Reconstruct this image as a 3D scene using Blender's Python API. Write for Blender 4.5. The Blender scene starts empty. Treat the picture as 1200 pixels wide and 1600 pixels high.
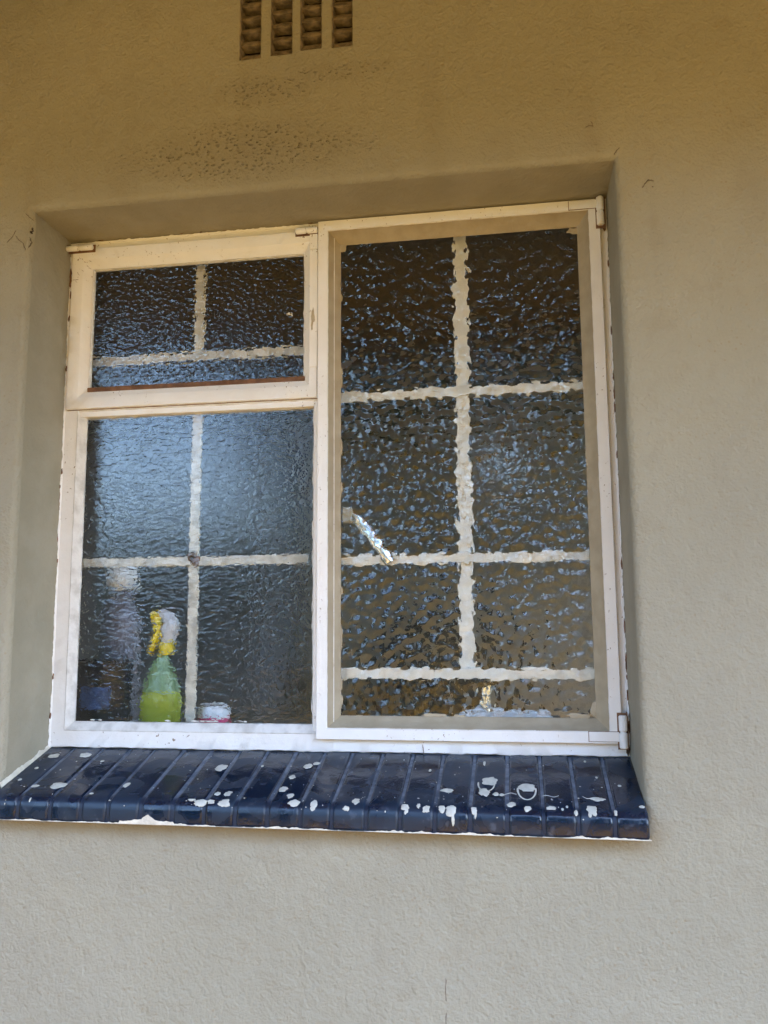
import bpy, bmesh, math, random
from mathutils import Vector, noise
random.seed(7)
ZB = 1.25                      # height of the window's foot above the paving
W, H, D = 1.02, 0.961, 0.135   # window width, height, reveal depth
C = bpy.context.scene.collection
S = bpy.context.scene

# ------------------------------------------------------------------ camera, sky, sun, exposure
cam_d = bpy.data.cameras.new('camera')
cam = bpy.data.objects.new('camera', cam_d); C.objects.link(cam)
cam.location = (0.84335, -1.43142, 0.21844 + ZB)
cam.rotation_euler = (1.703514, 0.0067, 0.157142)
cam_d.sensor_fit = 'VERTICAL'; cam_d.sensor_height = 36; cam_d.lens = 36 * 1298.6 / 1600
cam_d.clip_start = .02; cam_d.clip_end = 2000
S.camera = cam

SUN_EL, SUN_AZ = 52, 118       # azimuth counted from +y towards +x
w = bpy.data.worlds.new('World'); S.world = w; w.use_nodes = True
nt = w.node_tree
sky = nt.nodes.new('ShaderNodeTexSky'); sky.sky_type = 'NISHITA'; sky.sun_disc = False; sky.ozone_density = 3.2
sky.sun_elevation = math.radians(SUN_EL); sky.sun_rotation = math.radians(SUN_AZ)
bgn = nt.nodes['Background']; nt.links.new(sky.outputs[0], bgn.inputs[0]); bgn.inputs[1].default_value = .15
sl = bpy.data.lights.new('sun', 'SUN'); sl.energy = 2.0; sl.angle = math.radians(.5); sl.color = (1, .90, .66)
so = bpy.data.objects.new('sun', sl); C.objects.link(so)
a, e = math.radians(SUN_AZ), math.radians(SUN_EL)
sdir = Vector((math.sin(a) * math.cos(e), math.cos(a) * math.cos(e), math.sin(e)))
so.rotation_euler = (-sdir).to_track_quat('-Z', 'Y').to_euler(); so.location = (6, -6, 9)
S.view_settings.view_transform = 'Standard'; S.view_settings.look = 'None'
S.view_settings.gamma = 1; S.view_settings.exposure = 3.33
cy = S.cycles
cy.max_bounces = 14; cy.diffuse_bounces = 7; cy.glossy_bounces = 6; cy.transmission_bounces = 10
cy.use_denoising = True; cy.sample_clamp_indirect = 4; cy.sample_clamp_direct = 0
cy.blur_glossy = .3; cy.caustics_reflective = True; cy.caustics_refractive = True

# ------------------------------------------------------------------ materials
def sc(c): return (c[0], c[1], c[2], 1)
class NT:
    def __init__(s, name):
        s.m = bpy.data.materials.new(name); s.m.use_nodes = True
        s.t = s.m.node_tree; s.b = s.t.nodes['Principled BSDF']
        s.co = s.t.nodes.new('ShaderNodeTexCoord').outputs['Object']
    def n(s, kind, **kw):
        o = s.t.nodes.new(kind)
        for k, v in kw.items(): setattr(o, k, v)
        return o
    def l(s, x, y): s.t.links.new(x, y)
    def noise(s, scale, detail=2, dist=0, rough=.5, co=None):
        o = s.n('ShaderNodeTexNoise'); o.inputs['Scale'].default_value = scale
        o.inputs['Detail'].default_value = detail; o.inputs['Distortion'].default_value = dist
        o.inputs['Roughness'].default_value = rough
        s.l(co or s.co, o.inputs['Vector']); return o.outputs['Fac']
    def vor(s, scale, co=None, feature='F1', rnd=1, smooth=.5):
        o = s.n('ShaderNodeTexVoronoi', feature=feature); o.inputs['Scale'].default_value = scale
        o.inputs['Randomness'].default_value = rnd
        if feature == 'SMOOTH_F1': o.inputs['Smoothness'].default_value = smooth
        s.l(co or s.co, o.inputs['Vector']); return o.outputs['Distance']
    def scaled(s, v):
        o = s.n('ShaderNodeMapping'); o.inputs['Scale'].default_value = v; s.l(s.co, o.inputs['Vector']); return o.outputs[0]
    def ramp(s, x, a, b, va=0., vb=1.):
        o = s.n('ShaderNodeMapRange'); o.interpolation_type = 'SMOOTHSTEP'
        for k, v in zip((1, 2, 3, 4), (a, b, va, vb)): o.inputs[k].default_value = v
        s.l(x, o.inputs[0]); return o.outputs[0]
    def math(s, op, x, y):
        o = s.n('ShaderNodeMath', operation=op)
        for i, v in enumerate((x, y)):
            if isinstance(v, (int, float)): o.inputs[i].default_value = v
            else: s.l(v, o.inputs[i])
        return o.outputs[0]
    def mix(s, f, c1, c2):
        o = s.n('ShaderNodeMix', data_type='RGBA')
        if isinstance(f, (int, float)): o.inputs[0].default_value = f
        else: s.l(f, o.inputs[0])
        for i, c in ((6, c1), (7, c2)):
            if isinstance(c, tuple): o.inputs[i].default_value = sc(c)
            else: s.l(c, o.inputs[i])
        return o.outputs[2]
    def color(s, c):
        if isinstance(c, tuple): s.b.inputs['Base Color'].default_value = sc(c)
        else: s.l(c, s.b.inputs['Base Color'])
        return s
    def rough(s, r):
        if isinstance(r, (int, float)): s.b.inputs['Roughness'].default_value = r
        else: s.l(r, s.b.inputs['Roughness'])
        return s
    def bump(s, h, dist, strength=1.):
        prev = s.b.inputs['Normal'].links[0].from_socket if s.b.inputs['Normal'].links else None
        o = s.n('ShaderNodeBump'); o.inputs['Distance'].default_value = dist; o.inputs['Strength'].default_value = strength
        s.l(h, o.inputs['Height'])
        if prev: s.l(prev, o.inputs['Normal'])
        s.l(o.outputs[0], s.b.inputs['Normal']); return s
    def set(s, **kw):
        for k, v in kw.items(): s.b.inputs[k.replace('_', ' ')].default_value = v
        return s
def plain(name, c, r=.5, var=.12, scale=30, bump=.0003, **kw):
    m = NT(name)
    f = m.noise(scale, 4)
    m.color(m.mix(m.ramp(f, .35, .65), tuple(x * (1 - var) for x in c), tuple(min(1, x * (1 + var)) for x in c))).rough(r)
    if bump: m.bump(m.noise(scale * 6, 3), bump)
    m.set(**kw); return m.m

# wall: cream paint over rough plaster; pitted in a patch under the air brick
def wall_mat():
    m = NT('wall_paint')
    big = m.noise(3, 3); mid = m.noise(22, 4)
    pit = m.noise(92, 3, .4)
    base = m.mix(m.ramp(big, .3, .7), (.318, .298, .226), (.353, .332, .254))
    base = m.mix(m.math('MULTIPLY', m.ramp(mid, .52, .72), .35), base, (.29, .26, .19))
    # pinholes that hold dust
    ph = m.vor(95); pm = m.math('MULTIPLY', m.ramp(ph, .22, .10), m.ramp(m.noise(14, 2), .50, .62))
    base = m.mix(m.math('MULTIPLY', pm, .5), base, (.30, .22, .13))
    # rough patches: distance from two centres under the vent
    sep = m.n('ShaderNodeSeparateXYZ'); m.l(m.co, sep.inputs[0])
    def patch(cx, cz, rx, rz):
        dx = m.math('DIVIDE', m.math('SUBTRACT', sep.outputs[0], cx), rx)
        dz = m.math('DIVIDE', m.math('SUBTRACT', sep.outputs[2], cz), rz)
        d = m.math('ADD', m.math('MULTIPLY', dx, dx), m.math('MULTIPLY', dz, dz))
        return m.ramp(m.math('ADD', d, m.math('MULTIPLY', m.noise(9, 3), 1.6)), 2.6, .7)
    p = m.math('MAXIMUM', patch(-.10, 2.285, .20, .050), m.math('MULTIPLY', patch(-.07, 2.395, .09, .028), .9))
    p = m.math('MAXIMUM', p, m.math('MULTIPLY', patch(.07, 2.415, .11, .018), .7))
    crk = m.vor(75, feature='F1'); w1 = m.noise(110, 3, .5, .55)
    pits = m.math('MULTIPLY', m.math('MULTIPLY', m.ramp(m.vor(150, co=m.scaled((.8, 1, 1.25))), .42, .22), m.ramp(w1, .58, .42)), p)
    base = m.mix(m.math('MULTIPLY', pits, .42), base, (.17, .14, .09))  # small shadows of the rough plaster put into the pit colour
    base = m.mix(m.math('MULTIPLY', p, .22), base, (.19, .155, .10))
    # grime that has collected in a ragged line under the sill
    zz = m.math('ADD', sep.outputs[2], m.math('MULTIPLY', m.noise(16, 3), -.05))
    band = m.math('MULTIPLY', m.ramp(zz, 1.085, 1.137), m.ramp(sep.outputs[2], 1.19, 1.17))
    bx = m.math('MULTIPLY', m.ramp(sep.outputs[0], -.8, -.5), m.ramp(sep.outputs[0], .56, .50))
    base = m.mix(m.math('MULTIPLY', m.math('MULTIPLY', band, bx), .5), base, (.21, .165, .10))
    # large repainted patches and faint vertical wash marks
    base = m.mix(m.math('MULTIPLY', m.ramp(m.noise(1.7, 4, .5), .48, .60), .16), base, (.24, .23, .20))
    base = m.mix(m.math('MULTIPLY', m.ramp(m.noise(9, 3, co=m.scaled((1.6, 1, .18))), .55, .72), .14), base, (.21, .18, .13))
    m.color(base).rough(.85)
    m.bump(m.noise(26, 3), .0022, .8)
    m.bump(pit, .0028, 1.0)
    m.bump(m.noise(230, 2), .0016, 1.0)
    m.bump(m.math('MULTIPLY', pits, -1), .0028)
    return m.m
def reveal_mat():
    m = NT('reveal_paint')
    m.color(m.mix(m.ramp(m.noise(12, 4), .35, .7), (.30, .275, .205), (.345, .315, .24))).rough(.85)
    m.bump(m.noise(25, 3), .003, .8); m.bump(m.noise(110, 3, .5), .0016)
    return m.m
def frame_mat():
    m = NT('frame_paint')
    n1 = m.noise(25, 4); n2 = m.noise(160, 3, .8)
    base = m.mix(m.ramp(n1, .3, .75), (.87, .86, .84), (.83, .815, .785))
    spots = m.math('MULTIPLY', m.ramp(n2, .655, .70), m.ramp(m.noise(9, 2), .45, .62))
    base = m.mix(spots, base, (.25, .16, .09))
    m.color(base).rough(.42)
    m.bump(m.noise(60, 3), .0014, .7); m.bump(m.noise(400, 2), .0002)
    m.set(Specular_IOR_Level=.45)
    return m.m
def glass_mat(name, kind):
    m = NT(name)
    m.color((.97, .985, .975)).rough(.0).set(Transmission_Weight=1.0, IOR=1.5)
    if kind == 'casement':
        wv = m.n('ShaderNodeTexNoise'); wv.inputs['Scale'].default_value = 60; wv.inputs['Detail'].default_value = 1; m.l(m.co, wv.inputs['Vector'])
        mx = m.n('ShaderNodeVectorMath', operation='SCALE'); m.l(wv.outputs['Color'], mx.inputs[0]); mx.inputs['Scale'].default_value = .006
        ad = m.n('ShaderNodeVectorMath', operation='ADD'); m.l(m.co, ad.inputs[0]); m.l(mx.outputs[0], ad.inputs[1])
        v = m.vor(70, co=ad.outputs[0], feature='SMOOTH_F1', smooth=.30)
        e_ = m.vor(70, co=ad.outputs[0], feature='DISTANCE_TO_EDGE')
        m.bump(v, .0042, 1); m.bump(m.ramp(e_, .0, .30), .0003, 1); m.bump(m.noise(150, 1, .5), .0003)
    elif kind == 'hopper':
        v = m.vor(120, co=m.scaled((.85, 1, 1.25)), feature='SMOOTH_F1', smooth=.5)
        m.bump(v, .0013, 1); m.bump(m.noise(210, 1, .5), .0004)
    elif kind == 'fixed':
        n = m.noise(118, 1.5, .7, co=m.scaled((.62, 1, 1.15)))
        m.bump(n, .0013, 1); m.bump(m.noise(260, 1), .0003)
    return m.m
M = {}
M['wall'] = wall_mat(); M['reveal'] = reveal_mat(); M['frame'] = frame_mat()
M['glass_front_c'] = glass_mat('rippled_glass_casement', 'casement')
M['glass_front_h'] = glass_mat('rippled_glass_hopper', 'hopper')
M['glass_front_f'] = glass_mat('rippled_glass_fixed', 'fixed')
M['glass_plain'] = glass_mat('plain_glass', 'plain')
m = NT('brown_putty'); f = m.noise(30, 4)
m.color(m.mix(m.ramp(f, .3, .7), (.38, .32, .22), (.45, .385, .275))).rough(.7); m.bump(m.noise(70, 3), .001); M['putty'] = m.m
m = NT('dirty_white_putty'); f = m.noise(40, 5)
m.color(m.mix(m.ramp(f, .4, .7), (.74, .73, .70), (.56, .545, .51))).rough(.6); m.bump(m.noise(120, 3), .0012); M['wputty'] = m.m
M['bar'] = plain('bar_paint', (.86, .83, .76), .5, .07, 40)
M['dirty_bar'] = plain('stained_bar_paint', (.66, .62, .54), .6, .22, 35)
m = NT('blue_tile_paint')
n1 = m.noise(16, 4, .8); n2 = m.noise(60, 4)
base = m.mix(m.ramp(n1, .42, .66), (.002, .010, .029), (.009, .024, .050))
base = m.mix(m.math('MULTIPLY', m.ramp(n2, .60, .75), .5), base, (.09, .11, .15))
sp = m.n('ShaderNodeSeparateXYZ'); m.l(m.co, sp.inputs[0])
base = m.mix(m.math('MULTIPLY', m.ramp(m.math('ADD', sp.outputs[1], m.math('MULTIPLY', n2, .05)), .080, .125), .42), base, (.075, .095, .12))
m.color(base).rough(m.ramp(n1, .4, .62, .14, .40)); m.bump(m.noise(45, 3), .0009); m.bump(m.noise(240, 2), .00012); M['tile'] = m.m
m = NT('painted_joint'); sp = m.n('ShaderNodeSeparateXYZ'); m.l(m.co, sp.inputs[0])
m.color(m.mix(m.ramp(sp.outputs[1], -.070, -.055), (.006, .016, .04), m.mix(m.ramp(m.noise(70, 4), .35, .65), (.06, .085, .13), (.16, .19, .24)))).rough(.45); m.bump(m.noise(150, 3), .001); M['joint'] = m.m
M['splash'] = plain('dried_paint_splash', (.56, .56, .50), .5, .1, 90)
M['edge'] = plain('loose_paint_edge', (.68, .64, .54), .7, .12, 50, .001)
M['dark'] = plain('hole_dark', (.06, .042, .028), .9, .2, 80)  # near-black, putting the shade of holes and the vent cavity into colour
M['fissure'] = plain('plaster_fissure', (.15, .12, .085), .9, .3, 80)
M['brown'] = plain('rust_and_seam_brown', (.17, .085, .045), .8, .3, 60, .0006)  # rust and chips, also the dark lines drawn round sashes and hinges
M['dustyclay'] = plain('painted_clay', (.24, .19, .125), .9, .35, 70, .002)
M['pine'] = plain('varnished_pine', (.36, .17, .007), .55, .12, 9)
M['chrome'] = plain('chrome', (.92, .92, .95), .22, .03, 30, .0004, Metallic=1.0)
M['trigger'] = plain('yellow_plastic', (.80, .60, .01), .35, .03, 30, 0)
M['nozzle'] = plain('white_plastic', (.62, .62, .66), .35, .03, 30, 0)
m = NT('green_cleaner_bottle'); m.color((.50, .60, .06)).rough(.2).set(Transmission_Weight=.25, IOR=1.4); M['green'] = m.m
M['greenclear'] = plain('pale_green_plastic', (.22, .34, .16), .3, .1, 40, 0)
M['tin'] = plain('dark_purple_tin', (.006, .006, .020), .4, .2, 30, 0)
M['tinlabel'] = plain('blue_label', (.03, .07, .20), .4, .35, 50, 0)
M['lavender'] = plain('lavender_plastic', (.20, .19, .24), .4, .1, 30, 0)
M['white'] = plain('white_gloss', (.78, .78, .80), .3, .03, 30, 0)
M['pink'] = plain('pink_plastic', (.65, .06, .18), .35, .05, 30, 0)
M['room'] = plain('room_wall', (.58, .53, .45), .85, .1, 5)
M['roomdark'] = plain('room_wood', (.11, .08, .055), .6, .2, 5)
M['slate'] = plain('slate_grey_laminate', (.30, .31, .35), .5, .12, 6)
M['darkceiling'] = plain('darkened_boards', (.05, .04, .032), .8, .2, 6)  # ceiling's dimness put into its colour, so the upper glass stays near black
M['counter'] = plain('inner_sill_tiles', (.16, .15, .15), .35, .1, 12)
M['curtain'] = plain('lavender_curtain', (.40, .35, .42), .9, .06, 30)
M['paving'] = plain('warm_paving', (.095, .048, .003), .85, .15, 4, .004)
M['soil'] = plain('dry_sandy_ground', (.275, .152, .011), .95, .18, 2.2, .01)
M['grass'] = plain('dark_lawn', (.035, .045, .022), .9, .3, 6, .01)
M['leaf'] = plain('leaf_green', (.05, .085, .025), .55, .35, 3, 0)
M['bark'] = plain('bark', (.12, .085, .06), .9, .25, 12, .01)
M['brick'] = plain('garden_brick', (.50, .38, .20), .85, .2, 8, .004)

# ------------------------------------------------------------------ builders
class MB:
    def __init__(s): s.v = []; s.f = []; s.mi = []
    def add(s, vs, fs, mi=0):
        o = len(s.v); s.v += [tuple(x) for x in vs]
        s.f += [tuple(o + i for i in f) for f in fs]; s.mi += [mi] * len(fs); return s
    def box(s, x0, x1, y0, y1, z0, z1, mi=0):
        vs = [(x, y, z) for x in (x0, x1) for y in (y0, y1) for z in (z0, z1)]
        return s.add(vs, [(0, 1, 3, 2), (4, 6, 7, 5), (0, 4, 5, 1), (2, 3, 7, 6), (0, 2, 6, 4), (1, 5, 7, 3)], mi)
    def lathe(s, cx, cy, prof, n=28, mi=0, sx=1, sy=1, caps=True):
        vs = []; fs = []
        for r, z in prof:
            for k in range(n):
                t = 2 * math.pi * k / n; vs.append((cx + r * sx * math.cos(t), cy + r * sy * math.sin(t), z))
        for i in range(len(prof) - 1):
            for k in range(n): fs.append((i * n + k, i * n + (k + 1) % n, (i + 1) * n + (k + 1) % n, (i + 1) * n + k))
        if caps: fs.append(tuple(range(n))[::-1]); fs.append(tuple((len(prof) - 1) * n + k for k in range(n)))
        return s.add(vs, fs, mi)
    def tube(s, pts, rad, n=12, mi=0, taper=None, flat=1.):
        pts = [Vector(p) for p in pts]; vs = []; fs = []
        for i, p in enumerate(pts):
            d = (pts[min(i + 1, len(pts) - 1)] - pts[max(i - 1, 0)]).normalized()
            u = d.cross(Vector((0, 1, 0)))
            if u.length < .1: u = d.cross(Vector((1, 0, 0)))
            u.normalize(); v = d.cross(u)
            r = rad if taper is None else rad + (taper - rad) * i / (len(pts) - 1)
            if isinstance(rad, (list, tuple)): r = rad[i]
            for k in range(n):
                t = 2 * math.pi * k / n; vs.append(p + u * r * math.cos(t) + v * r * flat * math.sin(t))
        for i in range(len(pts) - 1):
            for k in range(n): fs.append((i * n + k, i * n + (k + 1) % n, (i + 1) * n + (k + 1) % n, (i + 1) * n + k))
        fs.append(tuple(range(n))[::-1]); fs.append(tuple((len(pts) - 1) * n + k for k in range(n)))
        return s.add(vs, fs, mi)
    def ring(s, x0, x1, z0, z1, prof, step=.008, seed=0, mi=0, rs=1.):
        """mitred rectangular ring; prof = [(inset, y, jitter)], jitter = wavy, hand-painted edge"""
        nx = max(2, int((x1 - x0) / step)); nz = max(2, int((z1 - z0) / step))
        if step > 1: nx = nz = 1
        base = [(i / nx, 0) for i in range(nx)] + [(1, i / nz) for i in range(nz)] + \
               [(1 - i / nx, 1) for i in range(nx)] + [(0, 1 - i / nz) for i in range(nz)]
        n = len(base); vs = []; fs = []
        for j, (ins, y, jit) in enumerate(prof):
            a0, a1, c0, c1 = x0 + ins, x1 - ins * rs, z0 + ins, z1 - ins
            for (u, v) in base:
                x = a0 + (a1 - a0) * u; z = c0 + (c1 - c0) * v; yy = y
                if jit:
                    q = Vector((x * 60, seed * 7.3 + j, z * 60)); q2 = q * 3.1
                    k = jit * (noise.noise(q) + .6 * noise.noise(q2))
                    if u in (0, 1): x += k
                    if v in (0, 1): z += k
                    yy += k * .25
                vs.append((x, yy, z))
        for j in range(len(prof) - 1):
            for k in range(n): fs.append((j * n + k, j * n + (k + 1) % n, (j + 1) * n + (k + 1) % n, (j + 1) * n + k))
        return s.add(vs, fs, mi)
    def build(s, name, mats, parent=None, smooth=False, bevel=0, base=None, kind=None):
        """vertices are given in window coordinates; the object sits at `base` (window coords)"""
        if parent is not None: base = Vector(parent['_b'])
        elif base is None: base = Vector((0, 0, -ZB))
        base = Vector(base)
        me = bpy.data.meshes.new(name)
        own = Vector(base)
        me.from_pydata([tuple(Vector(v) - own) for v in s.v], [], s.f)
        if not isinstance(mats, (list, tuple)): mats = [mats]
        for x in mats: me.materials.append(x)
        for p, i in zip(me.polygons, s.mi): p.material_index = i
        bm = bmesh.new(); bm.from_mesh(me); bmesh.ops.recalc_face_normals(bm, faces=bm.faces); bm.to_mesh(me); bm.free()
        if smooth:
            for p in me.polygons: p.use_smooth = True
            try: me.set_sharp_from_angle(angle=math.radians(38))
            except Exception: pass
        o = bpy.data.objects.new(name, me); C.objects.link(o)
        o['_b'] = tuple(base)
        if parent is not None: o.parent = parent
        else: o.location = base + Vector((0, 0, ZB))
        if bevel:
            b = o.modifiers.new('bevel', 'BEVEL'); b.width = bevel; b.segments = 2; b.limit_method = 'ANGLE'
        if kind: o['kind'] = kind
        return o
def empty(name, label, cat, base, group=None):
    o = bpy.data.objects.new(name, None); C.objects.link(o)
    o.empty_display_size = .1
    o['_b'] = tuple(base); o.location = Vector(base) + Vector((0, 0, ZB))
    o['label'] = label; o['category'] = cat
    if group: o['group'] = group
    return o
def tag(o, label, cat, group=None):
    o['label'] = label; o['category'] = cat
    if group: o['group'] = group
    return o

# ------------------------------------------------------------------ house: wall, air brick, porch ceiling
G = -ZB
CEIL = 1.45
house = empty('house', 'cream roughcast house wall around the window, with an air brick above it', 'house wall', (.5, 0, G))
VX0, VX1, VZ0, VZ1 = .372, .604, 1.197, 1.425
slots = [(.3855, .4245), (.4430, .4815), (.4965, .5345), (.5530, .5895)]
zb_ = [1.2065, 1.2085, 1.2125, 1.2105]
def axis(lo, hi, marks, fine, step, coarse=.2):
    vals = set()
    for m_ in marks: vals.add(round(m_, 5))
    t = lo
    while t < hi:
        vals.add(round(t, 5)); t += step if fine[0] <= t <= fine[1] else coarse
    vals.add(round(hi, 5)); v = sorted(vals); out = [v[0]]
    mk = set(round(m_, 5) for m_ in marks)
    for x in v[1:]:
        if x - out[-1] < .0017:
            if x in mk and out[-1] not in mk: out[-1] = x
            elif x in mk: out.append(x)
        else: out.append(x)
    return out
RR = .011
ed = [0, .0015, .0035, .006, .009, .013]
xs = axis(-9, 10, [v for q in slots for v in q] + [-d for d in ed] + [W + d for d in ed], (-.2, 1.4), .009)
zs = axis(G, CEIL + .1, [1.415, -.078, 0] + zb_ + [H + d for d in ed], (-.45, 1.45), .009)
def wy(x, z):
    y = -D
    if z > -.08:
        dx = max(-x, x - W, 0); dz = max(z - H, 0)
        # distance outside the opening
        if 0 <= x <= W and z > H: d = z - H
        elif z <= H: d = max(-x, x - W)
        else: d = math.hypot(dx, dz)
        R_ = RR
        if d < R_: y += R_ - math.sqrt(max(0, R_ * R_ - (R_ - d) ** 2))
    # hand-floated unevenness
    y += .0016 * noise.noise(Vector((x * 5, 0, z * 5))) + .0009 * noise.noise(Vector((x * 22, 3, z * 22)))
    # broken corner at the upper left of the opening
    q = math.hypot((x + .004) / .016, (z - .925) / .030)
    if q < 1.2: y += .010 * (1.2 - q) * (.6 + noise.noise(Vector((x * 160, 1, z * 160))))
    q = math.hypot((x - 1.073) / .011, (z - .912) / .010)
    if q < 1.3: y += .0035 * (1.3 - q) * (.3 + 1.4 * noise.noise(Vector((x * 240, 9, z * 240))))
    return y
wall = MB(); idx = {}
for i, x in enumerate(xs):
    for j, z in enumerate(zs):
        idx[i, j] = len(wall.v)
        jx = jz = 0
        wall.v.append((x, wy(x, z), z))
for i in range(len(xs) - 1):
    for j in range(len(zs) - 1):
        xm, zm = (xs[i] + xs[i + 1]) / 2, (zs[j] + zs[j + 1]) / 2
        if 0 < xm < W and -.078 < zm < H: continue
        if any(q[0] < xm < q[1] and zq < zm < 1.415 for q, zq in zip(slots, zb_)): continue
        wall.f.append((idx[i, j], idx[i + 1, j], idx[i + 1, j + 1], idx[i, j + 1])); wall.mi.append(0)
# reveals (left, head, right) run back to the frame
def reveal(pts_edge, inward, seed):
    n = len(pts_edge); m_ = 15; vs = []; fs = []
    for j in range(m_ + 1):
        t = j / m_
        for (x, z) in pts_edge:
            y0 = wy(x, z); y = y0 + (.02 - y0) * t
            k = .0022 * noise.noise(Vector((x * 14 + seed, y * 25, z * 14))) * min(1, t * 4)
            k += .0022 * noise.noise(Vector((x * 70 + seed, y * 90, z * 70))) * min(1, t * 4)
            k2 = .003 * t
            vs.append((x + inward[0] * (k + k2), y, z + inward[1] * (k + k2)))
    for j in range(m_):
        for k in range(n - 1): fs.append((j * n + k, j * n + k + 1, (j + 1) * n + k + 1, (j + 1) * n + k))
    wall.add(vs, fs, 1)
reveal([(0, z) for z in zs if -.079 < z <= H + 1e-6], (1, 0), 1)
reveal([(W, z) for z in zs if -.079 < z <= H + 1e-6], (-.2, 0), 5)
reveal([(x, H) for x in xs if -1e-6 <= x <= W + 1e-6], (0, -.6), 9)
wall_o = wall.build('outer_wall', [M['wall'], M['reveal']], house, smooth=True)
# wall core so that the wall has a body and no light leaks in
core = MB()
core.box(-9, -.03, -.10, .12, G, CEIL + .1); core.box(W + .03, 10, -.10, .12, G, CEIL + .1)
core.box(-.03, W + .03, -.06, .12, H + .03, CEIL + .1); core.box(-.03, W + .03, -.10, .12, G, -.092)
core.box(-.03, W + .03, .045, .12, -.092, -.005)
core.build('wall_core', M['reveal'], house)

# cracks and chips: thin dark fissures on the plaster
def crack(pts, wd, name='crack', mat='fissure', y=None, parent=None):
    b = MB(); fine = []
    for i in range(len(pts) - 1):
        for k in range(5):
            t = k / 5; fine.append((pts[i][0] + (pts[i + 1][0] - pts[i][0]) * t, pts[i][1] + (pts[i + 1][1] - pts[i][1]) * t))
    fine.append(pts[-1]); n = len(fine); vs = []; fs = []
    for i, (x, z) in enumerate(fine):
        x += .0012 * noise.noise(Vector((x * 300, z * 300, 2))); z += .0012 * noise.noise(Vector((x * 300, z * 300, 8)))
        a_, b_ = fine[max(0, i - 1)], fine[min(n - 1, i + 1)]
        d = Vector((b_[0] - a_[0], b_[1] - a_[1])); d = d.normalized() if d.length else Vector((1, 0))
        ww = wd * (.35 + .9 * abs(noise.noise(Vector((i * .7, z * 50, 4))))) * (1 if 0 < i < n - 1 else .1)
        yb = (wy(x, z) if y is None else y)
        for s_ in (-1, 1): vs.append((x - d.y * ww * s_, yb - .0007, z + d.x * ww * s_))
        for s_ in (-1, 1): vs.append((x - d.y * ww * s_, yb + .0015, z + d.x * ww * s_))
    for i in range(n - 1):
        o = i * 4; fs += [(o, o + 1, o + 5, o + 4), (o, o + 4, o + 6, o + 2), (o + 1, o + 3, o + 7, o + 5)]
    b.add(vs, fs); return b.build(name, M[mat], parent or house)
crack([(.7265, -.298), (.7255, -.318), (.7262, -.345), (.7250, -.375), (.7262, -.42)], .0011)
crack([(.976, 1.017), (.982, 1.0195), (.988, 1.0175), (.984, 1.026)], .0013)
crack([(1.019, .966), (1.023, .971), (1.028, .976)], .0013)
crack([(1.060, .903), (1.064, .911), (1.071, .917), (1.078, .914)], .0015)
crack([(1.074, .905), (1.077, .9035)], .0015)
crack([(-.006, .936), (-.003, .926), (-.004, .915)], .0046, mat='dark')  # dark patch for the shade inside the broken corner
crack([(-.005, .912), (-.002, .903), (-.004, .890)], .0018)
crack([(-.012, .955), (-.006, .949), (-.001, .945)], .0012)
crack([(-.03, .915), (-.022, .905), (-.014, .899), (-.008, .885)], .0011)
crack([(-.045, .902), (-.035, .912), (-.028, .925)], .0008)

# air brick: clay block flush with the plaster, four columns of hooded vents
ab = MB()
for (x0, x1), zz in zip(slots, zb_):
    ab.ring(x0 - .0004, x1 + .0004, zz - .0004, 1.4154, [(0, -D - .0004, .0004), (.0012, -D + .0008, .0006), (.0018, -D + .045, 0)], step=.004)
ab.box(VX0, VX1, -D + .040, -D + .06, VZ0, VZ1, 1)  # near-black panel stands in for the unlit cavity behind the vents
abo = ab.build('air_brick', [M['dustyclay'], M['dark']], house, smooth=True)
for si, ((x0, x1), zz) in enumerate(zip(slots, zb_)):
    k = 0
    z = zz + .0045
    while z < 1.40:
        b = MB(); vs = []; fs = []; nu, nv = 9, 8
        ph = random.uniform(-.0012, .0012); sagd = random.uniform(.003, .006)
        for j in range(nv + 1):
            t = j / nv
            for i in range(nu + 1):
                u = i / nu; sag = -sagd * (1 - (2 * u - 1) ** 2) * (1 - t * .5)
                yy = -D + .003 + .016 * t ** 1.5 + .003 * (2 * u - 1) ** 2 + .0015 * noise.noise(Vector((u * 5, z * 90, t * 3)))
                vs.append((x0 + .0008 + (x1 - x0 - .0016) * u, yy, z + ph + sag + .0205 * t))
        for j in range(nv):
            for i in range(nu):
                o = j * (nu + 1) + i; fs.append((o, o + 1, o + nu + 2, o + nu + 1))
        # underside lip
        o2 = len(vs)
        for i in range(nu + 1):
            vx = vs[i]; vs.append((vx[0], vx[1] + .022, vx[2] + .0015))
        for i in range(nu): fs.append((i, o2 + i, o2 + i + 1, i + 1))
        b.add(vs, fs); b.build('louvre', M['dustyclay'], abo, smooth=True)
        z += .0262; k += 1

b = MB(); b.box(-1.25, -1.02, -1.38, -D, G, 1.235); b.build('left_shade_wall', M['reveal'], house, bevel=.008)  # unseen wall added to darken the left side of the house wall
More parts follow.
